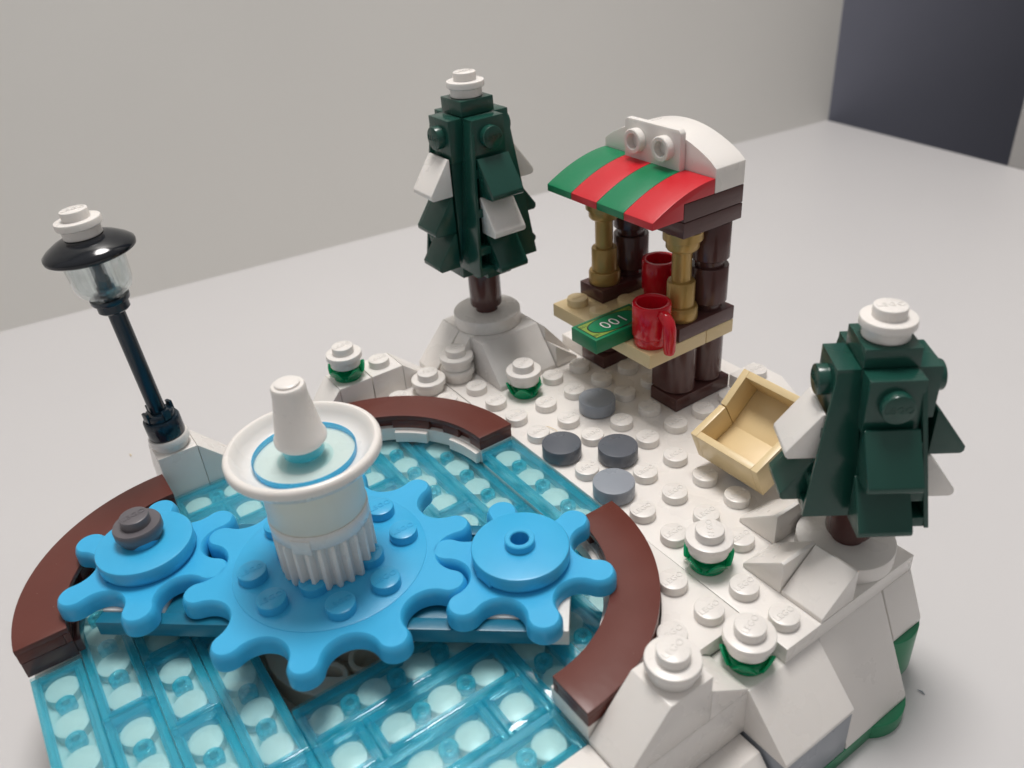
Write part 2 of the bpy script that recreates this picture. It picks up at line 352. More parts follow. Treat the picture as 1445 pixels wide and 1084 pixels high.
# floor plate as four bands around the hole
def clip_ok(x, y):
    for cx, cy, sx, sy in ((4.5, -4.5, 1, 1), (.5, -4.5, -1, 1), (.5, -8.5, -1, -1)):
        if (x-cx)*sx > 0 and (y-cy)*sy > 0 and math.hypot(x-cx, y-cy) > 3.4: return False
    return True
fl = [[(.5, -4.49)]+[p for p in arc(.5, -4.5, 3.97, 180, 90)]+arc(4.5, -4.5, 3.97, 90, 0)+[(8.47, -4.49)],
      [(4.51, -4.51), (8.47, -4.51), (8.47, -8.49), (4.51, -8.49)],
      [(-3.47, -8.51)]+arc(.5, -8.5, 3.97, 180, 270)+[(8.47, -12.47), (8.47, -8.51)],
      [(-3.47, -4.51), (.49, -4.51), (.49, -8.49), (-3.47, -8.49)]]
for f in fl: obj('floor_plate', pl(MB().prism(f, -1.2, -.8)), 'white', pond)
# white studs seen through the tiles: nearest 100 as parts, the rest as one
cells = [(a, b) for a in range(-3, 9) for b in range(-12, 0) if clip_ok(a, b) and not (1 <= a <= 4 and -8 <= b <= -5) and not (1 <= a <= 4 and b == -1)]
camv = Vector((15.7, -10.1)); cells.sort(key=lambda c: (Vector(c)-camv).length)
fs = MB().cyl(.33, -.01, .215, n=28).mesh('floor_stud', M['white'], 0)
for a, b in cells[:96]:
    obj('floor_stud', fs, None, pond, loc=(a-PO.x, b-PO.y, -.8-PO.z))
rest = MB()
for a, b in cells[96:]: rest.cyl(.31, -.81, -.585, (a, b), 24)
o = obj('floor_stud', pl(rest), 'white', pond, 0); o['kind'] = 'stuff'
obj('floor_plate', pl(MB().box(.52, 4.48, -1.48, -.52, -.79, -.4)), 'white', pond)
for a in range(1, 5): obj('floor_stud', fs, None, pond, loc=(a-PO.x, -1-PO.y, -.4-PO.z))
def tile(x0, x1, y0, y1, zt):
    g = .012; x0 += g; x1 -= g; y0 += g; y1 -= g; zb = zt-.39; wl = .125
    t = obj('ice_tile', pl(MB().box(x0, x1, y0, y1, zt-.075, zt)), 'ice', pond, .03)
    r = MB()
    r.box(x0, x1, y0, y0+wl, zb, zt-.08); r.box(x0, x1, y1-wl, y1, zb, zt-.08)
    r.box(x0, x0+wl, y0+wl+.003, y1-wl-.003, zb, zt-.08); r.box(x1-wl, x1, y0+wl+.003, y1-wl-.003, zb, zt-.08)
    lg = .045; q = wl+.004
    for bx in ((x0+q, x1-q, y0+q, y0+q+lg), (x0+q, x1-q, y1-q-lg, y1-q), (x0+q, x0+q+lg, y0+q+lg+.002, y1-q-lg-.002), (x1-q-lg, x1-q, y0+q+lg+.002, y1-q-lg-.002)): r.box(*bx, zt-.16, zt-.08)
    if x1-x0 > y1-y0:
        for k in range(1, round(x1-x0)): r.tube(.085, .19, zb+.1, zt-.08, (x0-g+k, (y0+y1)/2), 24)
    else:
        for k in range(1, round(y1-y0)): r.tube(.085, .19, zb+.1, zt-.08, ((x0+x1)/2, y0-g+k), 24)
    rr = obj('tile_rim', pl(r), 'rail', t, .03)
H = [(-12, [(.5, 4.5), (4.5, 8.5)]), (-11, [(-1.5, 2.5), (2.5, 6.5), (6.5, 8.5)]), (-10, [(-2.5, 1.5), (1.5, 3.5), (3.5, 7.5), (7.5, 8.5)]), (-9, [(-2.5, 1.5), (1.5, 5.5), (5.5, 8.5)]),
     (-4, [(-3.5, -.5), (-.5, 3.5), (3.5, 7.5)]), (-3, [(-2.5, 1.5), (1.5, 3.5), (3.5, 7.5)]), (-2, [(-1.5, 2.5), (2.5, 6.5)])]
for b, L in H:
    for x0, x1 in L: tile(x0, x1, b-.5, b+.5, -.4)
V = [(5, [(-8.5, -4.5)]), (6, [(-8.5, -7.5), (-7.5, -4.5)]), (7, [(-8.5, -5.5), (-5.5, -4.5)]), (8, [(-8.5, -4.5)]),
     (0, [(-8.5, -4.5)]), (-1, [(-8.5, -5.5), (-5.5, -4.5)]), (-2, [(-8.5, -7.5), (-7.5, -4.5)]), (-3, [(-8.5, -4.5)])]
for a, L in V:
    for y0, y1 in L: tile(a-.5, a+.5, y0, y1, -.4)
tile(.5, 4.5, -1.5, -.5, 0)

# ------------------------------------------------------------------ turntable well under the gears
well = thing('turntable_base', 'pale grey round turntable base sunk in the square hole under the blue gears', 'turntable', (2.5, -6.5, -2.8))
obj('well_floor', MB().box(-1.96, 1.96, -1.96, 1.96, 0, .9), 'ivory', well)
obj('bearing_ring', MB().tube(1.35, 1.85, .92, 1.5), 'ivory', well)
for a, b in ((1.0, -1.0), (1.0, 0), (0, -1.0), (-1, -1), (0, 1), (1, 1)):
    obj('tube', MB().tube(.3, .42, .905, 1.4, (a*.92, b*.92)), 'ivory', well)
obj('spindle', MB().cyl(.5, .905, 2.78), 'ivory', well)

# ------------------------------------------------------------------ curved kerbs of the pond
def kerb(label, cx, cy, a0, under, ends=(0, 0)):
    t = thing('pond_kerb', label, 'kerb', (cx, cy, -.4), 0, 'curved reddish brown kerbs around the pond')
    u = MB().sector(3.0, 3.99, a0+.3, a0+89.7, 0, .396)
    for k0, k1 in ((1, 22), (36, 54), (68, 89)):
        u.sector(2.86, 2.998, a0+k0, a0+k1, .02, .34, n=8)
    obj('support_plate', u, under, t, .02)
    m = MB().sector(3.0, 4.0, a0+.1, a0+89.9, .66, .8)
    m.sector(3.12, 3.995, a0+.3, a0+89.7, .402, .655)
    for s0, s1 in ((.2, 9), (17, 27), (35, 55), (63, 73), (81, 89.8)):
        m.sector(3.0, 3.118, a0+s0, a0+s1, .402, .655, n=8)
    obj('kerb_top', m, 'brown', t, .018)
kerb('curved reddish brown kerb behind the fountain, below the snow mounds', .5, -4.5, 90, 'white')
kerb('curved reddish brown kerb wrapping the gear with the bare hub, beside the white studs', 4.5, -4.5, 0, 'white')
kerb('curved reddish brown kerb beside the gear with the grey knob, running from the lamp', .5, -8.5, 180, 'darkbrown')

# ------------------------------------------------------------------ hill under the tall tree
hill = thing('snow_hill', 'steep white snow hill with a round plate on top, under the taller tree', 'hill', (-3.5, 1.5, 0))
HB = Vector((-3.5, 1.5, 0))
def hp(name, mb, mat='white', bev=.025):
    mb.v = [p-HB for p in mb.v]; return obj(name, mb, mat, hill, bev)
hp('slope_brick', MB().prism([(-2.9, .004), (-1.5, .004), (-1.5, .13), (-2.35, 1.2), (-2.9, 1.2)], .51, 2.5, 'y'), 'white_glitter')
hp('hill_brick', MB().box(-4.5, -2.92, .51, 2.5, -.39, 1.2))
hp('slope_brick', MB().prism([(-.5, -.3), (-.5, .1), (.5, 1.2), (.5, -.3)], -4.5, -3.55, 'x'))
hp('slope_brick', MB().prism([(-.02, .5), (-.02, .55), (.5, 1.2), (.5, .5)], -3.53, -2.95, 'x'))
hp('slope_brick', MB().prism([(2.52, 1.2), (2.52, .004), (3.4, .004), (3.4, .12)], -4.4, -2.0, 'x'))
hp('slope_brick', MB().prism([(2.52, .75), (2.52, .004), (3.3, .004), (3.3, .12)], -1.98, -1.5, 'x'))
hp('round_plate', MB().cyl(1.0, 1.205, 1.6, (-3.5, 1.5), 64))

# ------------------------------------------------------------------ trees
def cheese_mb(w=.99):
    # snow / leaf wedge hanging on a side stud: outline in (radius, z)
    return MB().prism([(1.0, 1.0), (1.06, 1.0), (1.66, .16), (1.66, .06), (1.6, 0), (1.0, 0)], -w/2, w/2, 'y')
def tree(label, x, y, z, rz, top, levels, snow, trunk_top, side):
    t = thing('pine_tree', label, 'tree', (x, y, z), rz)
    H = top-z
    obj('trunk', MB().lathe([(0, 0), (.33, 0), (.33, .16), (.36, .2), (.46, .2), (.47, .24), (.47, trunk_top-z), (0, trunk_top-z)], 40), 'darkbrown', t, 0)
    lb = trunk_top-z-.05
    obj('crown_core', MB().box(-.5, .5, -.5, .5, lb, H-.4), 'dkgreen', t)
    obj('top_plate', MB().box(-.5, .5, -.5, .5, H-.385, H), 'dkgreen', t)
    for k in range(4):
        mt = Matrix.Rotation(PI/2*k, 4, 'Z')
        b = MB().box(.502, .93, -.49, .49, H-1.5, H-.4, mt); b.box(.3, .9, -.40, .40, lb+.1, H-1.52, mt)
        zt = H-.45; zb = lb+(.42 if levels == 3 else .05)
        v = []
        for (px, pz) in [(.50, zt), (.90, zt), (1.32, zb), (.30, zb)]:
            f = (zt-pz)/(zt-zb); a = .40+.42*f
            v += [(px, side*a, pz), (px, side*(a+.09), pz)]
        b.add(v, [(0, 2, 4, 6), (1, 3, 5, 7), (0, 1, 3, 2), (2, 3, 5, 4), (4, 5, 7, 6), (6, 7, 1, 0)], mt)
        for lv in range(levels+1):       # tabs that join the side fin to the leaves
            tz = max(H-1.75-lv*1.02, zb+.13)
            if lv == levels: tz = zb+.13
            f = (zt-tz)/(zt-zb); xr = .90+.42*f-.02; y0 = side*.42; y1 = side*(.42+.42*f)
            b.box(.6, xr, min(y0, y1), max(y0, y1), tz-.12, tz+.1, mt)
        obj('bough', b, 'dkgreen', t, .02)
        rt = (Matrix.Rotation(PI/2*k, 4, 'Z') @ Matrix.Rotation(PI/2, 4, 'Y')).to_euler()
        p = mt @ Vector((.93, 0, H-.88)); stud(t, 'dkgreen', p.x, p.y, p.z, 'side_stud', rt)
        for lv in range(levels):
            zc = H-2.36-1.02*lv
            ms = cheese_mb(.98 if lv < 2 else .9); ms.v = [mt @ (q+Vector((0, (0, -.02, .03)[lv], zc))) for q in ms.v]
            sn = (k, lv) in snow
            obj('snow_clump' if sn else 'leaf_clump', ms, 'white' if sn else 'dkgreen', t, .035)
    cap = round_plate_mb(); cap.v = [p+Vector((0, 0, H)) for p in cap.v]
    c = obj('snow_cap', cap, 'white', t, 0)
    s = stud(c, 'white', 0, 0, H+.4)
    return t
tree('taller dark green pine with a white snow cap, standing on the hill beside the stall', -3.5, 1.5, 1.6, 0, 7.8, 3, {(0, 1), (3, 0), (1, 0)}, 2.95, -1)
tree('shorter dark green pine with snow cap at the right, beside the tan crate', 8.5, 2.55, .4, R(-37), 5.2, 2, {(3, 0), (1, 1)}, 1.75, 1)
disc2 = thing('round_snow_plate', 'round white plate under the shorter pine at the right edge', 'round plate', (8.5, 2.5, .004))
obj('plate', MB().cyl(1.0, 0, .39, n=64), 'white', disc2, 0)

# three wedges beside the shorter pine
def wedge_thing(label, x, y, rz, h=.8):
    t = thing('snow_wedge', label, 'wedge', (x, y, .004), rz, 'small white snow wedges by the shorter pine')
    obj('wedge', MB().prism([(-.49, 0), (.49, 0), (.49, h-.02), (.42, h), (-.49, .1)], -.49, .49, 'y'), 'white', t, .02)
wedge_thing('small white wedge beside the crate, farthest back of the wedges by the shorter pine', 7, 2, 0)
wedge_thing('small white wedge in the middle, between the other two wedges by the shorter pine', 8, 1, 0)
wedge_thing('small white wedge at the outer corner, brightest lit, in front of the shorter pine', 9, 1, R(90))

# ------------------------------------------------------------------ snow mounds and flowers
def mound(label, x, y, z, n):
    t = thing('snow_mound', label, 'snow mound', (x, y, z), R(random.uniform(-30, 30)))
    for k in range(n):
        m = round_plate_mb(); m.v = [p+Vector((0, 0, .4*k+.004)) for p in m.v]; obj('round_plate', m, 'white', t, 0)
    stud(t, 'white', 0, 0, .4*n+.004)
mound('two round white plates stacked as a snow mound at the foot of the hill', -3, 0, 0, 2)
mound('single round white plate as a low snow mound behind the far kerb', -3, -1, 0, 1)
mound('single round white plate on the raised front slope next to the kerb end', 9, -3, .8, 1)
FL = None
def flower(label, x, y, z, rz):
    t = thing('snowy_bush', label, 'bush', (x, y, z+.003), rz, 'round snow-capped green bushes')
    m = MB().lathe([(0, 0), (.36, 0), (.39, .03), (.39, .2), (.30, .24), (0, .24)], 40)
    for k in range(5):
        a = 2*PI*k/5; mt = Matrix.Rotation(a, 4, 'Z')
        path = []
        m.add(*petal(), mt)
    obj('leaf_ring', m, 'leaf', t, .012)
    c = round_plate_mb(); c.v = [p+Vector((0, 0, .4)) for p in c.v]
    m2 = MB().cyl(.3, .245, .399); obj('stem', m2, 'leaf', t, 0)
    obj('snow_cap', c, 'white', t, 0); stud(t, 'white', 0, 0, .8)
def petal():
    v = []; f = []; n = 8
    for i in range(n+1):
        a = R(-30+60*i/n); e = math.cos((i/n-.5)*PI)
        zt = .20+.22*e
        v += [(.36*math.cos(a), .36*math.sin(a), .12), (.40*math.cos(a), .40*math.sin(a), .10), ((.45+.03*e)*math.cos(a), (.45+.03*e)*math.sin(a), zt), ((.505+.03*e)*math.cos(a), (.505+.03*e)*math.sin(a), zt-.015)]
    for i in range(n):
        o = 4*i; q = 4*(i+1)
        f += [(o, q, q+2, o+2), (o+2, q+2, q+3, o+3), (o+3, q+3, q+1, o+1), (o+1, q+1, q, o)]
    f += [(0, 2, 3, 1), (4*n, 4*n+1, 4*n+3, 4*n+2)]
    return v, f
flower('snow-capped green bush on the open snow in front of the hill', -1, 1, 0, .5)
flower('snow-capped green bush among the studs beside the curved kerb, left of the small wedges', 7, 0, 0, .9)
flower('snow-capped green bush sunk in the notch at the front edge', 9, -1, -.4, .3)
flower('snow-capped green bush on the raised slope at the far left, behind the fountain', -4, -3, .8, .1)

# ------------------------------------------------------------------ stepping stones
def stone(label, x, y, mat):
    t = thing('stepping_stone', label, 'stepping stone', (x, y, .004), 0, 'round grey stepping stones on the snow')
    obj('round_tile', MB().lathe([(0, 0), (.43, 0), (.45, .03), (.5, .04), (.5, .37), (.488, .39), (.465, .396), (0, .396)], 56), mat, t, 0)
stone('light grey round stone closest to the stall', 1, 2, 'ltgrey')
stone('dark grey round stone closest to the far kerb, left of the other dark one', 2, 0, 'dkgrey')
stone('dark grey round stone in the middle of the group, right of the other dark one', 3, 1, 'dkgrey')
stone('light grey round stone nearest the end of the near kerb', 4, 0, 'ltgrey')

# ------------------------------------------------------------------ gears on their platform
CEN = (2.5, -6.5); UA = 50
plat = thing('gear_platform', 'long blue and white platform lying across the pond under the three gears', 'platform', (*CEN, -.4), R(UA))
obj('under_block', MB().box(-4.4, 4.4, -.5, .5, .003, .398), 'white', plat)
obj('side_rail', MB().box(-4.62, 4.62, -1.5, -1.2, .4, .76), 'teal', plat)
obj('side_rail', MB().box(-4.62, 4.62, 1.2, 1.5, .4, .76), 'teal', plat)
obj('deck', MB().box(-3.3, 3.3, -1.19, 1.19, .4, .7), 'teal', plat)
obj('end_plate', MB().box(3.32, 4.61, -1.19, 1.19, .4, .79).box(4.63, 5.02, -1.5, 1.5, .4, .79), 'white', plat)
obj('end_plate', MB().box(-4.61, -3.32, -1.19, 1.19, .4, .79), 'white', plat)
def gear_mb(n, rc, rl, rb, ph, z0, z1):
    # finger-shaped teeth: round tips (radius rl at rc) joined to round valleys that reach down to rb
    h = PI/n; lo, hi = .05, 2.0
    for _ in range(60):
        rv = (lo+hi)/2; q = rb+rv; d = math.sqrt(rc*rc+q*q-2*rc*q*math.cos(h))
        if d > rl+rv: lo = rv
        else: hi = rv
    q = rb+rv; P = []
    for k in range(n):
        a = R(ph)+2*PI*k/n
        L = Vector((rc*math.cos(a), rc*math.sin(a), 0)); V0 = Vector((q*math.cos(a-h), q*math.sin(a-h), 0)); V1 = Vector((q*math.cos(a+h), q*math.sin(a+h), 0))
        d0 = V0-L; d1 = V1-L; a0 = math.atan2(d0.y, d0.x); a1 = math.atan2(d1.y, d1.x)
        while a1 < a0: a1 += 2*PI
        P += [L+Vector((rl*math.cos(a0+(a1-a0)*i/22), rl*math.sin(a0+(a1-a0)*i/22), 0)) for i in range(22)]
        Ln = Vector((rc*math.cos(a+2*h), rc*math.sin(a+2*h), 0))
        e0 = L-V1; e1 = Ln-V1; b0 = math.atan2(e0.y, e0.x); b1 = math.atan2(e1.y, e1.x)
        while b1 > b0: b1 -= 2*PI
        P += [V1+Vector((rv*math.cos(b0+(b1-b0)*i/18), rv*math.sin(b0+(b1-b0)*i/18), 0)) for i in range(18)]
    N = len(P); rings = []
    for z, off in ((z0, 0), (z1-.15, 0), (z1-.03, -.045), (z1, -.075)):
        Q = []
        for i in range(N):
            tg = (P[(i+1) % N]-P[i-1]).normalized(); nr = Vector((tg.y, -tg.x, 0)); Q.append(P[i]+nr*off+Vector((0, 0, z)))
        rings.append(Q)
    v = [p for q in rings for p in q]; f = [list(range(N))[::-1]]
    for k in range(len(rings)-1):
        for i in range(N): j = (i+1) % N; f.append((k*N+i, k*N+j, (k+1)*N+j, (k+1)*N+i))
    f.append([(len(rings)-1)*N+i for i in range(N)])
    return MB().add(v, f)
big = thing('gear', 'large ten-toothed azure gear with studs, under the white fountain in the middle', 'gear', (*CEN, .4))
obj('gear_wheel', gear_mb(10, 2.70, .34, 2.27, 1, .0, .4), 'azure', big, 0)
obj('raised_disc', MB().cyl(2.02, .39, .412, n=90, bv=.01), 'azure', big, 0)
for k in range(4):
    for dx, dy in ((.5, 1.5), (1.5, .5)):
        p = Matrix.Rotation(PI/2*k+R(2), 3, 'Z') @ Vector((dx, dy, 0)); stud(big, 'azure', p.x, p.y, .412)
for p in ((.62, -.62), (-.62, -.62), (.62, .62), (-.62, .62)): stud(big, 'azure', p[0], p[1], .412)
def small(label, x, y, ph, knob):
    t = thing('gear', label, 'gear', (x, y, .4), R(ph))
    obj('gear_wheel', gear_mb(6, 1.6, .355, 1.14, 0, 0, .4), 'azure', t, 0)
    d = obj('hub_disc', MB().lathe([(.19, .403), (.93, .403), (.95, .42), (.95, .5), (1.0, .51), (1.0, .77), (.985, .793), (.96, .8), (.19, .8), (.19, .403)], 72), 'azure', t, 0)
    for a in (95, 275):
        mt = Matrix.Rotation(R(a-ph+180), 4, 'Z'); obj('hub_tab', MB().box(.90, .985, -.22, .22, .43, .6, mt), 'azure', t, .01)
    obj('hub_ring', MB().tube(.19, .31, .79, .98), 'azure', t, 0)
    return t
ux, uy = math.cos(R(UA)), math.sin(R(UA))
small('six-toothed azure gear with a bare hollow hub, beside the right kerb', CEN[0]+4.02*ux, CEN[1]+4.02*uy, 40, False)
g2 = small('six-toothed azure gear carrying a round grey knob, beside the left kerb', CEN[0]-4.02*ux, CEN[1]-4.02*uy, 37, True)
kn = thing('grey_round_piece', 'dark grey round plate with a stud, on top of the left azure gear', 'toy piece', (CEN[0]-4.02*ux-.16, CEN[1]-4.02*uy, 1.2), R(10))
km = round_plate_mb(.4)
obj('round_plate', MB().lathe([(0, .004), (.41, .004), (.43, .03), (.46, .12), (.5, .2), (.5, .36), (.48, .4), (0, .4)], 48), 'hubgrey', kn, 0)
stud(kn, 'hubgrey', 0, 0, .4)

# ------------------------------------------------------------------ fountain
ft = thing('fountain', 'white fountain with ribbed foot, wide dish and pointed cone, standing on the large gear', 'fountain', (*CEN, .812+.003))
FB = .815
def ribbed():
    N = 24*8; v = []; f = []
    prof = [(0, .0), (.06, 1), (1.02, 1), (1.1, .0)]
    rows = []
    for z, k in prof:
        for i in range(N):
            a = 2*PI*i/N; s = math.sin(24*a); r = .94+(.062*max(-1, min(1, 1.9*s)))*(1 if k else 1)
            if z == 1.1: r = .94
            if z == 0: r -= .02
            v.append((r*math.cos(a), r*math.sin(a), z))
    for k in range(len(prof)-1):
        for i in range(N): j = (i+1) % N; f.append((k*N+i, k*N+j, (k+1)*N+j, (k+1)*N+i))
    f.append(list(range(N))[::-1]); f.append([3*N+i for i in range(N)])
    return MB().add(v, f)
obj('ribbed_foot', ribbed(), 'white', ft, 0)
obj('foot_band', MB().lathe([(0, 1.09), (.985, 1.09), (1.0, 1.11), (1.0, 1.4), (.985, 1.42), (0, 1.42)], 64), 'white', ft, 0)
obj('foot_tab', MB().box(.9, 1.012, -.2, .2, 1.0, 1.34, Matrix.Rotation(R(-45), 4, 'Z')), 'white', ft, .02)
obj('column', MB().lathe([(0, 1.425), (.97, 1.425), (.98, 1.44), (.98, 2.45), (0, 2.45)], 64), 'ivory', ft, 0)
obj('dish', MB().lathe([(0, 2.40), (.9, 2.42), (1.15, 2.46), (1.36, 2.58), (1.46, 2.72), (1.51, 2.76), (1.51, 2.87), (1.49, 2.92), (1.45, 2.95), (1.39, 2.95), (1.34, 2.91), (1.29, 2.80), (1.2, 2.69), (1.08, 2.62), (0, 2.60)], 90), 'white', ft, 0)
wt = obj('water_disc', MB().lathe([(0, 2.61), (.97, 2.61), (.975, 2.63), (.975, 2.72), (.96, 2.74), (0, 2.74)], 80), 'water', ft, 0)
obj('water_rim', MB().lathe([(.980, 2.62), (1.0, 2.62), (1.0, 2.742), (.980, 2.742), (.980, 2.62)], 80), 'water_edge', wt, 0)
obj('water_stud', MB().lathe([(0, 2.742), (.38, 2.742), (.40, 2.77), (.40, 2.93), (.36, 2.965), (0, 2.965)], 40), 'rail', ft, 0)
obj('cone', MB().lathe([(0, 2.97), (.43, 2.97), (.44, 3.03), (.5, 3.05), (.5, 3.14), (.47, 3.18), (.33, 4.02), (.325, 4.1), (.325, 4.22), (.30, 4.27), (.24, 4.28), (.235, 4.32), (.2, 4.34), (0, 4.34)], 56), 'white', ft, 0)

# ------------------------------------------------------------------ street lamp
lamp = thing('street_lamp', 'dark street lamp with clear lantern, black hat and snow, left of the pond', 'street lamp', (-4.0, -8.0, .803)); lamp.rotation_euler = (Matrix.Rotation(R(3.2), 3, Vector((.82, -.57, 0)))).to_euler()
c0 = MB().lathe([(0, 0), (.42, 0), (.42, .13), (.5, .17), (.5, .3), (.48, .34), (0, .34)], 44)
obj('snow_ring', c0, 'white', lamp, 0)
obj('lamp_foot', MB().lathe([(0, .34), (.43, .34), (.45, .38), (.45, .82), (.43, .86), (.36, .87), (.36, 1.0), (.34, 1.03), (.28, 1.05), (0, 1.05)], 48), 'petrol', lamp, 0)
for a in (20, 110, 200, 290): obj('foot_lug', MB().box(.30, .385, -.1, .1, .88, 1.16, Matrix.Rotation(R(a), 4, 'Z')), 'petrol', lamp, .02)
obj('pole', MB().lathe([(0, 1.06), (.2, 1.06), (.2, 4.02), (0, 4.02)], 32), 'petrol', lamp, 0)
obj('upper_collar', MB().lathe([(0, 3.9), (.32, 3.9), (.36, 3.94), (.36, 4.12), (.42, 4.14), (.44, 4.18), (.44, 4.26), (0, 4.26)], 44), 'petrol', lamp, 0)
obj('lantern_pin', MB().lathe([(0, 4.27), (.2, 4.27), (.2, 4.5), (.16, 4.52), (.16, 5.1), (.21, 5.12), (.21, 5.3), (0, 5.3)], 32), 'petrol', lamp, 0)
gl = MB()
n = 12; pr = [(.40, 4.28), (.60, 4.46), (.64, 4.6), (.69, 5.28), (.62, 5.28), (.57, 4.64), (.52, 4.50), (.33, 4.34), (.40, 4.28)]
gl.lathe(pr, n)
obj('lantern_glass', gl, 'glass', lamp, .02)
obj('hat', MB().lathe([(0, 5.31), (.5, 5.31), (.95, 5.33), (.99, 5.36), (1.0, 5.42), (.99, 5.46), (.9, 5.54), (.7, 5.66), (.5, 5.74), (0, 5.78)], 72), 'black', lamp, 0)
cp = round_plate_mb(); cp.v = [p+Vector((0, 0, 5.75)) for p in cp.v]
cpo = obj('snow_cap', cp, 'white', lamp, 0); stud(cpo, 'white', 0, 0, 6.15)

# ------------------------------------------------------------------ market stall
st = thing('market_stall', 'open market stall with red and green striped awning, gold posts and tan counter', 'market stall', (.5, 4.0, .004))
SB = Vector((.5, 4.0, .004))
def sp_(name, mb, mat, parent=None, bev=.022, label=None):
    mb.v = [p-SB for p in mb.v]; return obj(name, mb, mat, parent or st, bev, label)
def log_outline(x0, x1, y0, y1, n=2):
    pts = [(x0, y0), (x0+.55, y0)]; h = (y1-y0)/n
    for k in range(n):
        for i in range(9):
            a = -70+140*i/8; pts.append((x1-.5+.5*math.cos(R(a)) if True else 0, y0+h*k+h/2+h*.5*math.sin(R(a))/math.sin(R(70))))
    pts += [(x0+.55, y1), (x0, y1)]
    return pts
for x0 in (1.5, -1.5):
    sp_('foot_plate', MB().box(x0, x0+1, 3.5, 5.5, .006, .4), 'darkbrown')
    for y0 in (3.5, 4.5):
        o = MB(); p = [(x0+.02, y0+.02), (x0+.5, y0+.02)]+[(x0+.5+.48*math.cos(R(a)), y0+.5+.48*math.sin(R(a))) for a in range(-86, 91, 11)]+[(x0+.02, y0+.98)]
        o.prism(p, .46, 1.75); o.lathe([(0, .405), (.36, .405), (.36, .46), (0, .46)], 32, (x0+.5, y0+.5))
        sp_('log_leg', o, 'darkbrown', bev=0)
ct = sp_('counter', MB().box(-1.5, 2.5, 2.5, 4.49, 1.76, 2.15), 'tan')
sp_('counter_end', MB().box(1.5, 2.5, 4.51, 5.5, 1.76, 2.15), 'tan')
sp_('counter_end', MB().box(-1.5, -.5, 4.51, 5.5, 1.76, 2.15), 'tan')
for a in (-1, 0, 1, 2): stud(ct, 'tan', a-SB.x, 3-SB.y, 2.15-SB.z)
for a in (0, 1): stud(ct, 'tan', a-SB.x, 4-SB.y, 2.15-SB.z)
for x0 in (1.5, -1.5):
    sp_('post_plate', MB().box(x0, x0+1, 3.5, 5.5, 2.155, 2.54), 'darkbrown')
    cx = x0+.5
    sp_('gold_post', MB().lathe([(0, 2.545), (.43, 2.545), (.45, 2.58), (.45, 2.86), (.42, 2.92), (.36, 2.93), (.36, 3.56), (.34, 3.6), (.25, 3.61), (.25, 4.36), (.27, 4.42), (.38, 4.46), (.42, 4.52), (.42, 4.7), (.44, 4.72), (.5, 4.74), (.5, 4.96), (0, 4.96)], 48, (cx, 4)), 'gold', bev=0)
    for zz in (2.545, 3.75):
        sp_('round_column', MB().lathe([(0, zz), (.38, zz), (.38, zz+.17), (.41, zz+.2), (.48, zz+.2), (.5, zz+.22), (.5, zz+1.18), (.485, zz+1.2), (0, zz+1.2)], 48, (cx, 5)), 'darkbrown', bev=0)
sp_('roof_beam', MB().box(-1.5, 2.5, 3.5, 5.5, 4.97, 5.37), 'darkbrown')
sp_('roof_beam', MB().box(-1.5, 2.5, 3.5, 5.5, 5.385, 5.84), 'darkbrown')
for k in range(4):
    x0 = -1.5+k
    pr = [(2.5, 5.47), (3.49, 5.47), (3.49, 5.85), (4.49, 5.85)]
    for i in range(13):
        t = 1-i/12; pr.append((2.5+1.99*t, 5.65+.57*(1-(1-t)**1.9)))
    sp_('awning_stripe', MB().prism(pr, x0+.006, x0+.994, 'x'), ('green', 'red')[k % 2], bev=.015, label=('green awning stripe', 'red awning stripe')[k % 2])
pr = [(2.5, 5.85), (2.5, 6.42)]
for i in range(21):
    t = i/20; pr.append((2.5-4*t, 6.44+.66*math.sin(PI*t)**.8))
pr += [(-1.5, 6.42), (-1.5, 5.85)]
sp_('snow_roof', MB().prism(pr, 4.5, 5.5, 'y'), 'white')
sg = sp_('snow_panel', MB().prism([(-.5, 6.17), (-.5, 7.12), (-.42, 7.2), (1.42, 7.2), (1.5, 7.12), (1.5, 6.17)], 4.3, 4.49, 'y'), 'white', bev=.04)
for a in (0, 1):
    mt = Matrix.Translation((a, 4.3, 6.7)) @ Matrix.Rotation(PI/2, 4, 'X')
    sp_('hollow_stud', MB().tube(.19, .31, 0, .21, mat=mt), 'white', sg, 0)

# mugs
def mug(label, x, y, z, ha):
    t = thing('mug', label, 'mug', (x, y, z+.003), R(ha), 'red mugs at the stall')
    obj('cup', MB().lathe([(0, 0), (.42, 0), (.44, .03), (.44, .25), (.475, .28), (.49, .31), (.49, 1.14), (.475, 1.165), (.43, 1.17), (.385, 1.16), (.37, 1.12), (.37, .3), (0, .3)], 56), 'mugred', t, 0)
    path = [(.44, 0, .98), (.58, 0, .96), (.71, 0, .86), (.77, 0, .70), (.78, 0, .5), (.78, 0, .14), (.77, 0, .05)]
    obj('handle', MB().sweep(path, [.15, .16, .165, .165, .16, .155, .13], 18), 'mugred', t, 0)
mug('bright red mug at the front corner of the counter, beside the banknote tile', 2, 3, 2.152, -8)
mug('dark red mug in the shade inside the stall, behind the gold post', 0, 5, 2.152, 8) if False else None
sp_('shelf', MB().box(-.48, 1.48, 4.52, 5.5, 1.76, 2.15), 'tan')
m2 = mug('darker red mug in the shade inside the stall, between the round columns', .2, 4.98, 2.152, 8)

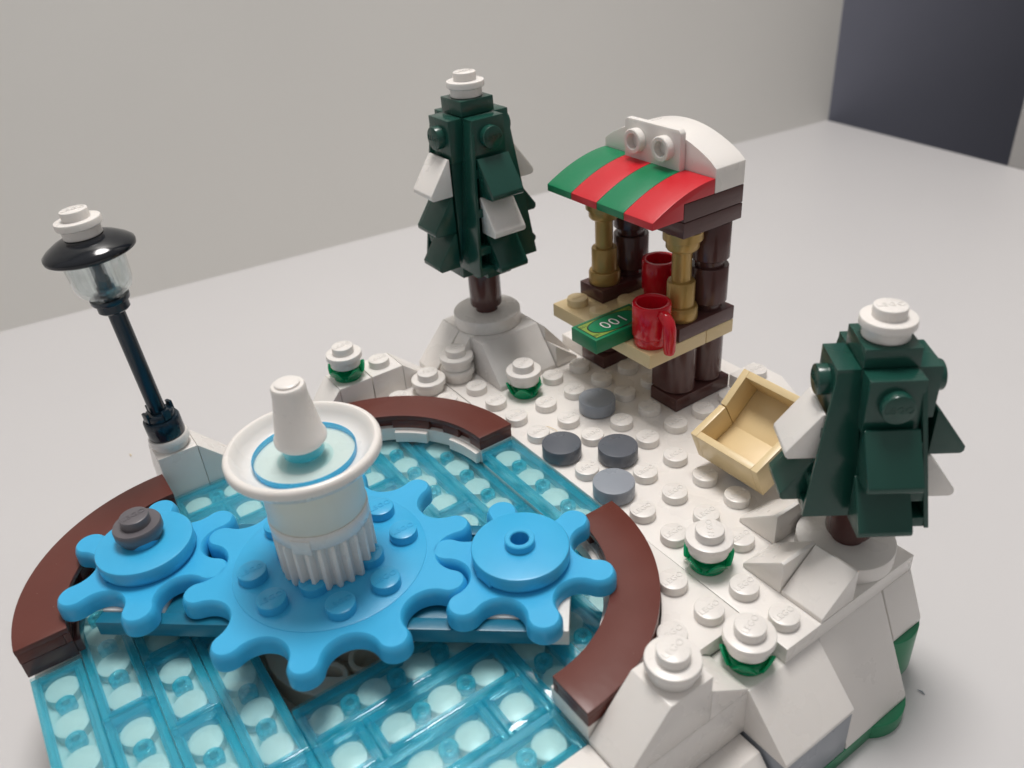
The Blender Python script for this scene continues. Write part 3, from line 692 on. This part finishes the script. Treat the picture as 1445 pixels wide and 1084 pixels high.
# banknote tile
bn = thing('banknote_tile', 'green tile printed as a 100 banknote, poking out over the counter front', 'banknote', (1.05, 2.55, 2.153))
obj('tile', MB().box(-.5, .5, -1, 1, 0, .4), 'green', bn, .03)
def frame(w, h, t, z0, z1, cut=.0):
    m = MB()
    m.box(-w, w, -h, -h+t, z0, z1); m.box(-w, w, h-t, h, z0, z1); m.box(-w, -w+t, -h+t, h-t, z0, z1); m.box(w-t, w, -h+t, h-t, z0, z1); return m
obj('border_print', MB().box(-.40, .40, -.90, .90, .4, .4035), 'ink_olive', bn, 0)
obj('border_line', frame(.41, .91, .022, .4, .405), 'ink_black', bn, 0)
el = [(.385*math.copysign(abs(math.cos(2*PI*i/48))**.8, math.cos(2*PI*i/48)), .80*math.sin(2*PI*i/48)) for i in range(48)]
obj('oval_line', MB().prism(el, .4, .4055), 'ink_black', bn, 0)
obj('oval_print', MB().prism([(x*.93, y*.955) for x, y in el], .4, .4075), 'green', bn, 0)
tx = text_mb('100', .52, .0006, -.004); m = MB(); m.add(tx[0], tx[1], Matrix.Translation((-.0, 0, .4105)) @ Matrix.Rotation(R(-90), 4, 'Z')); obj('number_print', m, 'ink_white', bn, 0)
tb = text_mb('100', .52, .0003, .014); m = MB(); m.add(tb[0], tb[1], Matrix.Translation((-.0, 0, .4085)) @ Matrix.Rotation(R(-90), 4, 'Z')); obj('number_outline', m, 'ink_black', bn, 0)
ts = text_mb('100', .13, .0005)
for (x, y) in ((.30, -.78), (-.30, -.78), (.30, .78), (-.30, .78)):
    m = MB(); m.add(ts[0], ts[1], Matrix.Translation((x*.93, y, .405)) @ Matrix.Rotation(R(-90), 4, 'Z')); obj('corner_print', m, 'ink_black', bn, 0)

# ------------------------------------------------------------------ tan crate (two tilted boxes)
cr_ = thing('open_crate', 'empty tan two-part open crate tilted back, between the stall and the shorter pine', 'crate', (5.5, 2.25, .26))
def crate_side(pts, inner, name):
    m = MB(); wl = .18
    for x0, x1 in ((-1, -1+wl), (1-wl, 1)): m.prism(pts, x0, x1, 'x')
    for q in inner: m.prism(q, -1+wl-.001, 1-wl+.001, 'x')
    obj(name, m, 'tan', cr_, .02)
F0, F1, FB, K = Vector((-.30, .88)), Vector((.66, 1.28)), Vector((.03, .07)), Vector((1.06, .50))
B0, B1, BB = Vector((.675, 1.31)), Vector((1.42, 1.98)), Vector((2.0, 1.30))
def th(p, q, t):
    d = (q-p).normalized(); nn = Vector((-d.y, d.x))*t; return [tuple(p), tuple(q), tuple(q+nn), tuple(p+nn)]
crate_side([tuple(F0), tuple(FB), tuple(K), tuple(F1)], [th(FB, K, .18), th(F0, FB, .18)], 'front_box')
K2 = K+Vector((.006, .012))
crate_side([tuple(B0), tuple(K2), tuple(BB), tuple(B1)], [th(K2, BB, .18), th(BB, B1, .18)], 'back_box')
obj('clip', MB().box(-.5, .5, .1, .9, .0, .32), 'white', cr_)
obj('clip_foot', MB().box(-.3, .3, .2, .7, -.045, -.003), 'ltgrey', cr_)

# ------------------------------------------------------------------ stray fibre and crumbs
h = thing('fibre', 'thin pale brown fibre lying on the snow between two studs', 'fibre', (.95, .45, .02))
obj('strand', MB().sweep([(-.33, -.12, 0), (-.15, 0, .02), (.1, .06, .03), (.34, .04, .01)], .008, 6), 'tan', h, 0)
for i, (x, y, lb) in enumerate(((-10.8, -8.65, 'tiny tan crumb on the table left of the lamp'), (10.5, 3.2, 'tiny grey crumb on the table right of the green plates'))):
    c = thing('crumb', lb, 'crumb', (x, y, -3.2+.003))
    obj('grain', MB().sweep([(-.09, 0, .03), (0, .03, .04), (.08, .01, .03)], [.008, .02, .008], 7), ('tan', 'ltgrey')[i], c, 0)
